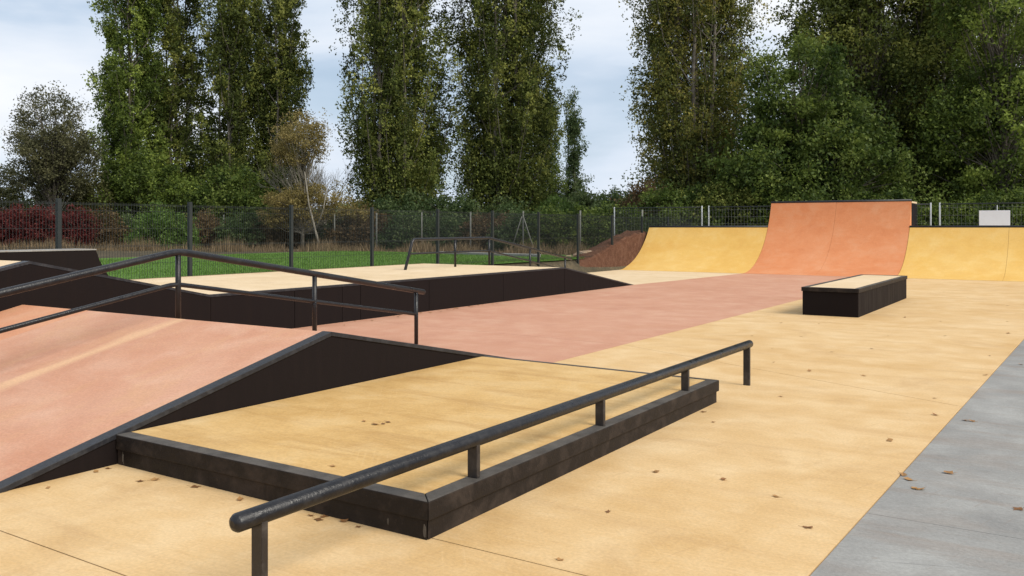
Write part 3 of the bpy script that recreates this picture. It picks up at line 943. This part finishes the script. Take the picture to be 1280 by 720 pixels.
broad('large_bush', 560, 50, [(0, 0, 1.6, 2.6, 1.6, 1.4), (2.6, 0, 1.5, 2.2, 1.5, 1.3), (-2.4, 0, 1.7, 2.2, 1.4, 1.5)], 76, HEDGE, 'dark bush low between the two central poplars', 15000, .17, 130, cat='bush', trunk_r=.1)
# golden birch, twiggy and bare one beside it
broad('birch_tree', 378, 44, [(-.2, 0, 5.9, 1.35, 1.2, 1.5), (.6, 0, 2.7, 2.0, 1.4, .85), (-1.0, 0, 2.4, 1.2, 1.2, .9), (2.6, 0, 2.2, .9, .9, .7)], 81, GOLD, 'golden leaved birch with pale slanting trunk in front of the poplars', 15000, .10, 230, trunk_r=.10, bark=PALEBARK, cr=.42)
s = MB(); bx_ = sight(392, 42.5)
bt = empty('bare_tree', (bx_, 42.5, .3), 'pale bare forked birch trunk seen through the dark mesh fence', 'tree')
s.tube([(bx_ + .35, 42.5, .3), (bx_ + .1, 42.5, 1.3), (bx_ - .25, 42.6, 2.6), (bx_ - .5, 42.8, 4.2)], [.06, .055, .04, .025], 8)
s.tube([(bx_ + .1, 42.5, 1.3), (bx_ + .5, 42.4, 2.4), (bx_ + .7, 42.4, 3.6)], [.035, .03, .015], 6)
s.build('trunk', PALEBARK, bt)
def twig_tree(px, Y, H, Rm, seed, label, mat=BARK, zb=.3, n0=7):
    rg = random.Random(seed); X = sight(px, Y); mb = MB()
    def grow(p, d, l, r, k):
        q = p + d * l
        mb.tube([p, p.lerp(q, .5) + Vector((rg.gauss(0, l * .04), rg.gauss(0, l * .04), 0)), q], [r, r * .8, r * .6], 5 if k < 2 else 3, cap=False)
        if k >= 5: return
        for _ in range(rg.choice((2, 3, 3))):
            e = Vector((rg.gauss(0, 1), rg.gauss(0, 1), rg.gauss(.2, .6))).normalized()
            nd = (d * 1.15 + e * .62 + Vector((0, 0, .18))).normalized()
            grow(p.lerp(q, rg.uniform(.6, 1)), nd, l * rg.uniform(.66, .86), r * .58, k + 1)
    for i in range(3):
        grow(Vector((X, Y, zb)), Vector((rg.gauss(0, .15), rg.gauss(0, .15), 1)).normalized(), H * .27, .07, 0)
    root = empty('bare_tree', (X, Y, zb), label, 'tree')
    mb.build('trunk', mat, root)
twig_tree(412, 52, 7.0, 1.4, 5, 'pale leafless twiggy tree right of the golden birch', PALEBARK)
twig_tree(385, 46, 6.2, 1.0, 9, 'pale branching bare tree rising through the golden birch', PALEBARK)

# ------------------------------------------------------------------ hedge plants behind the old fence
hed = [  # px, Y, half width m, height above ground, material, label, leaves
 (-25, 46, 1.9, 2.1, CREEP, 'crimson creeper clump at the left frame edge', 6000),
 (22, 45, 1.35, 2.1, CREEP, 'crimson creeper clump second from the left', 6000),
 (62, 45, 1.25, 2.15, CREEP, 'crimson creeper clump left of the first fence post', 6000),
 (99, 45, .75, 2.1, CREEP, 'small crimson creeper clump right of the first fence post', 4500),
 (134, 45.5, 1.0, 1.9, RUST, 'rusty brown shrub beside the crimson creeper', 4500),
 (165, 46, .9, 1.8, HEDGE, 'dull green shrub left of the bright green bush', 4000),
 (206, 43, 1.35, 1.95, BRIGHTG, 'bright green rounded bush behind the lawn', 7000),
 (258, 46, 1.3, 1.8, RUST, 'brown green shrub right of the bright green bush', 5500),
 (305, 45, 1.2, 1.8, HEDGE, 'dark green shrub behind the handrail peak', 5500),
 (350, 45, 1.2, 1.8, RUST, 'rusty shrub below the golden birch', 5500),
 (405, 45.5, 1.3, 1.7, HEDGE, 'green shrub behind the pale birch trunk', 5500),
 (440, 44, .9, 1.8, RUST, 'rusty shrub left of the thick fence post', 4000),
 (470, 44, 1.1, 1.8, RUST, 'brown shrub beside the thick fence post', 5000),
 (515, 43, 1.3, 1.8, HEDGE, 'dark shrub behind the left end of the far handrail', 5500),
 (565, 42, 1.3, 1.8, HEDGE, 'dark shrub behind the middle of the far handrail', 5500),
 (612, 41, 1.2, 1.85, RUST, 'brownish shrub behind the far handrail bend', 5500),
 (655, 39.5, 1.15, 1.8, HEDGE, 'dark green shrub behind the braced fence post', 6000),
 (695, 38.5, 1.1, 2.0, DKG, 'dark ivy shrub right of the braced fence post', 6500),
 (733, 38, 1.1, 2.1, DKG, 'dark ivy shrub behind the boulder', 6500),
 (772, 38.5, 1.1, 2.3, DKG, 'dark ivy shrub behind the dirt mound', 6500),
]
for i, (px, Y, hw, h, mt, lab, n_) in enumerate(hed):
    broad('hedge_shrub', px, Y, [(0, 0, .3 + h * .5, hw, .7, h * .50), (hw * .5, 0, .3 + h * .3, hw * .75, .6, h * .34), (-hw * .5, 0, .3 + h * .3, hw * .75, .6, h * .34)], 100 + i, mt, lab, n_, .13, 90,
          group='hedge shrubs along the old fence', cat='shrub', trunk_r=.05, cr=.5)
# leafy bushes between the slim poplars and the right poplar, and along the site fence
bush = [
 (700, 52, 1.6, 2.6, BRIGHTG, 'green bush at the foot of the slim young poplar', 7000),
 (742, 50, 1.6, 3.3, HEDGE, 'green bush in the gap left of the yellowing poplar', 8000),
 (782, 48, 1.5, 3.2, HEDGE, 'green bush just left of the yellowing poplar', 8000),
 (808, 46, 1.3, 3.4, RUST, 'pinkish brown bush at the foot of the yellowing poplar', 6000),
 (850, 43, 1.9, 3.2, DKG, 'dark bush behind the left yellow quarter pipe', 9000),
 (915, 43, 2.0, 3.2, POP, 'leafy bush behind the left yellow quarter pipe near the terracotta one', 10000),
 (985, 42, 2.0, 3.0, DKG, 'dark bush low behind the terracotta quarter pipe left half', 8000),
 (1060, 42, 2.2, 3.2, DKG, 'dark bush low behind the terracotta quarter pipe right half', 8000),
 (1135, 41, 2.0, 2.8, DKG, 'dark bush at the right edge of the terracotta quarter pipe', 9000),
 (1205, 41, 1.8, 2.4, POPG, 'green bush behind the fence left of the white board', 8000),
 (1275, 40, 2.0, 2.6, DKG, 'dark bush behind the white board', 9000),
]
for i, (px, Y, hw, h, mt, lab, n_) in enumerate(bush):
    broad('leafy_bush', px, Y, [(0, 0, .3 + h * .5, hw, 1.1, h * .5), (hw * .6, 0, .3 + h * .32, hw * .7, 1, h * .36)], 200 + i, mt, lab, n_, .16, 100,
          group='bushes under the trees', cat='bush', trunk_r=.07, cr=.55)

# far dark wood, closes the horizon behind everything
rg = np.random.default_rng(77)
N = 60000
qx = rg.uniform(-95, 95, N)
C = np.stack([qx, rg.uniform(92, 100, N), rg.uniform(0, 1, N) ** 1.1 * (4.2 + 1.0 * np.sin(qx * .13) + .9 * np.sin(qx * .37 + 1))], 1)
fw = leaf_object('far_wood', C, .75, rg, HEDGE, None, rg.uniform(.2, .7, N)); tag(fw, 'far line of dark woodland closing the horizon', 'woodland', None, 'stuff')

# ------------------------------------------------------------------ grasses
def blades(name, pts, h, w, mat, label, rg, lean=.25):
    N = len(pts)
    d = rg.uniform(0, 2 * np.pi, N); L_ = rg.normal(0, lean, (N, 2)); hh = h * rg.uniform(.5, 1.3, N)
    V = np.empty((N, 3, 3)); ww = w * rg.uniform(.6, 1.4, N)
    V[:, 0] = pts - np.stack([np.cos(d) * ww, np.sin(d) * ww, 0 * d], 1)
    V[:, 1] = pts + np.stack([np.cos(d) * ww, np.sin(d) * ww, 0 * d], 1)
    V[:, 2] = pts + np.stack([L_[:, 0] * hh, L_[:, 1] * hh, hh], 1)
    me = bpy.data.meshes.new(name)
    me.vertices.add(N * 3); me.vertices.foreach_set('co', V.ravel())
    me.loops.add(N * 3); me.loops.foreach_set('vertex_index', np.arange(N * 3, dtype=np.int32))
    me.polygons.add(N); me.polygons.foreach_set('loop_start', np.arange(0, N * 3, 3, dtype=np.int32))
    me.polygons.foreach_set('loop_total', np.full(N, 3, dtype=np.int32))
    me.update(calc_edges=True)
    at = me.attributes.new('tint', 'FLOAT', 'FACE')
    at.data.foreach_set('value', rg.uniform(0, 1, N).astype(np.float32))
    me.materials.append(mat)
    o = bpy.data.objects.new(name, me); COL.objects.link(o)
    tag(o, label, 'grass', None, 'stuff')
rg = np.random.default_rng(5)
N = 60000
uu = -14.05 - rg.uniform(0, 1, N) ** 1.3 * 12; vv = rg.uniform(5, 27, N)
pts = np.array([W(a, b, lawn_z(a, b) - .01) for a, b in zip(uu, vv)])
blades('lawn_grass', pts, .055, .012, GREENG, 'short mown green grass of the lawn behind the dark fence', rg, .5)
N = 26000
cx = rg.uniform(0, 1, N)
Xs = -34 + 39 * cx + rg.normal(0, .3, N); Ys = 46.5 - 10 * cx + rg.normal(0, .8, N) - 1.5
pts = np.stack([Xs, Ys, np.full(N, .42)], 1)
cl = .5 + .5 * np.sin(Xs * 2.1) * np.sin(Xs * .77 + 2)
keep = rg.uniform(0, 1, N) < .1 + .7 * cl
blades('dry_tall_grass', pts[keep], (.22 + .38 * cl[keep]) * rg.uniform(.5, 1.2, keep.sum()), .014, DRYG, 'tall dry straw coloured grass at the far edge of the lawn', rg, .22)

# ------------------------------------------------------------------ fallen leaves
def px_ground(px, py, z=0.0):
    Y = (1.5 - z) * 1100 / (py - 284)
    return ((px - 640) / 1100 * Y, Y, z)
def leaf_mesh(k):
    rg = random.Random(k); mb = MB()
    n = 9; pts = []
    for i in range(n):
        q = 2 * math.pi * i / n
        r = (.034 if (i + k) % 2 else [.019, .027, .023][k % 3]) * rg.uniform(.7, 1.25)
        pts.append((math.cos(q) * r * 1.25, math.sin(q) * r * .9, .002 + [.10, .45, .2][k % 3] * r * abs(math.sin(q + k)) + rg.uniform(0, .003)))
    b = len(mb.v); mb.v += [(0, 0, .003)] + pts
    for i in range(n):
        mb.f.append((b, b + 1 + i, b + 1 + (i + 1) % n)); mb.sm.append(False)
    mb.tube([(.03, 0, .006), (.06, .006, .012)], .0012, 3)
    me = mb.mesh('fallen_leaf'); me.materials.append(DEADL)
    at = me.attributes.new('tint', 'FLOAT', 'FACE')
    for d in at.data: d.value = [.15, .55, .95, .4, .75][k % 5] + rg.uniform(-.1, .1)
    return me
LM = [leaf_mesh(k) for k in range(5)]
rl = random.Random(3)
def drop(x, y, z, label, group, s=1.0):
    o = bpy.data.objects.new('fallen_leaf', rl.choice(LM)); COL.objects.link(o)
    o.location = (x, y, z + .001); o.rotation_euler = (rl.uniform(-.15, .15), rl.uniform(-.15, .15), rl.uniform(0, 6.28))
    k = s * rl.uniform(.4, .85); o.scale = (k, k, k)
    tag(o, label, 'leaf', group)
far_ = [(976, 404), (1024, 405), (1131, 397), (1090, 436), (967, 453), (976, 496), (1012, 464), (1168, 498), (1112, 551), (1010, 660), (1260, 417), (1237, 445),
        (1232, 469), (892, 528), (879, 515), (1002, 421), (1181, 420), (1259, 402), (965, 436), (1169, 519), (970, 621), (1259, 382), (1180, 365), (1176, 402), (1163, 366),
        (753, 567), (820, 590), (1040, 440), (1110, 420), (940, 420), (1210, 372), (1080, 470), (760, 640), (905, 600), (700, 700)]
for p in far_:
    x, y, z = px_ground(*p); uu_, vv_ = UV(x, y)
    if vv_ > 14: lb = ('dry brown leaf on the far yellow floor to the right of the grind box', 'fallen leaves beside the grind box')
    elif vv_ > 8.3: lb = ('dry brown leaf on the yellow floor between the flat rail end and the grind box', 'fallen leaves between flat rail and grind box')
    elif uu_ > -1.75: lb = ('dry brown leaf on the yellow floor close to the grey path edge', 'fallen leaves near the grey path edge')
    else: lb = ('dry brown leaf on the yellow floor close to the right side of the low platform', 'fallen leaves right of the low platform')
    drop(x, y, z, *lb)
for p in [(1207, 526), (1129, 594), (1143, 611), (1273, 637), (1186, 592), (1276, 456), (1136, 600), (1150, 612), (1215, 527)]:
    drop(*px_ground(*p, -.004), 'dry brown leaf lying on the grey path', 'fallen leaves on the grey path')
for p in [(135, 586), (175, 602), (194, 600), (244, 609), (389, 645), (398, 650), (430, 652), (448, 659), (405, 646), (120, 590), (60, 610), (300, 625)]:
    drop(*px_ground(*p), 'dry brown leaf lying at the foot of the front kerb', 'fallen leaves along the front kerb', 1.0)
for p in [(479, 530), (485, 528), (416, 583), (455, 527), (470, 531), (230, 525), (280, 512)]:
    drop(*px_ground(*p, PZ - .003), 'dry brown leaf lying on the low platform', 'fallen leaves on the low platform', 1.0)
for i in range(26):
    u_ = WU + .04 + abs(rl.gauss(0, .12)); v_ = rl.uniform(8.6, 14.5)
    x, y, z = W(u_, v_, 0)
    drop(x, y, .001, 'dry leaf lying at the foot of the black platform wall', 'fallen leaves along the platform wall', 1.1)
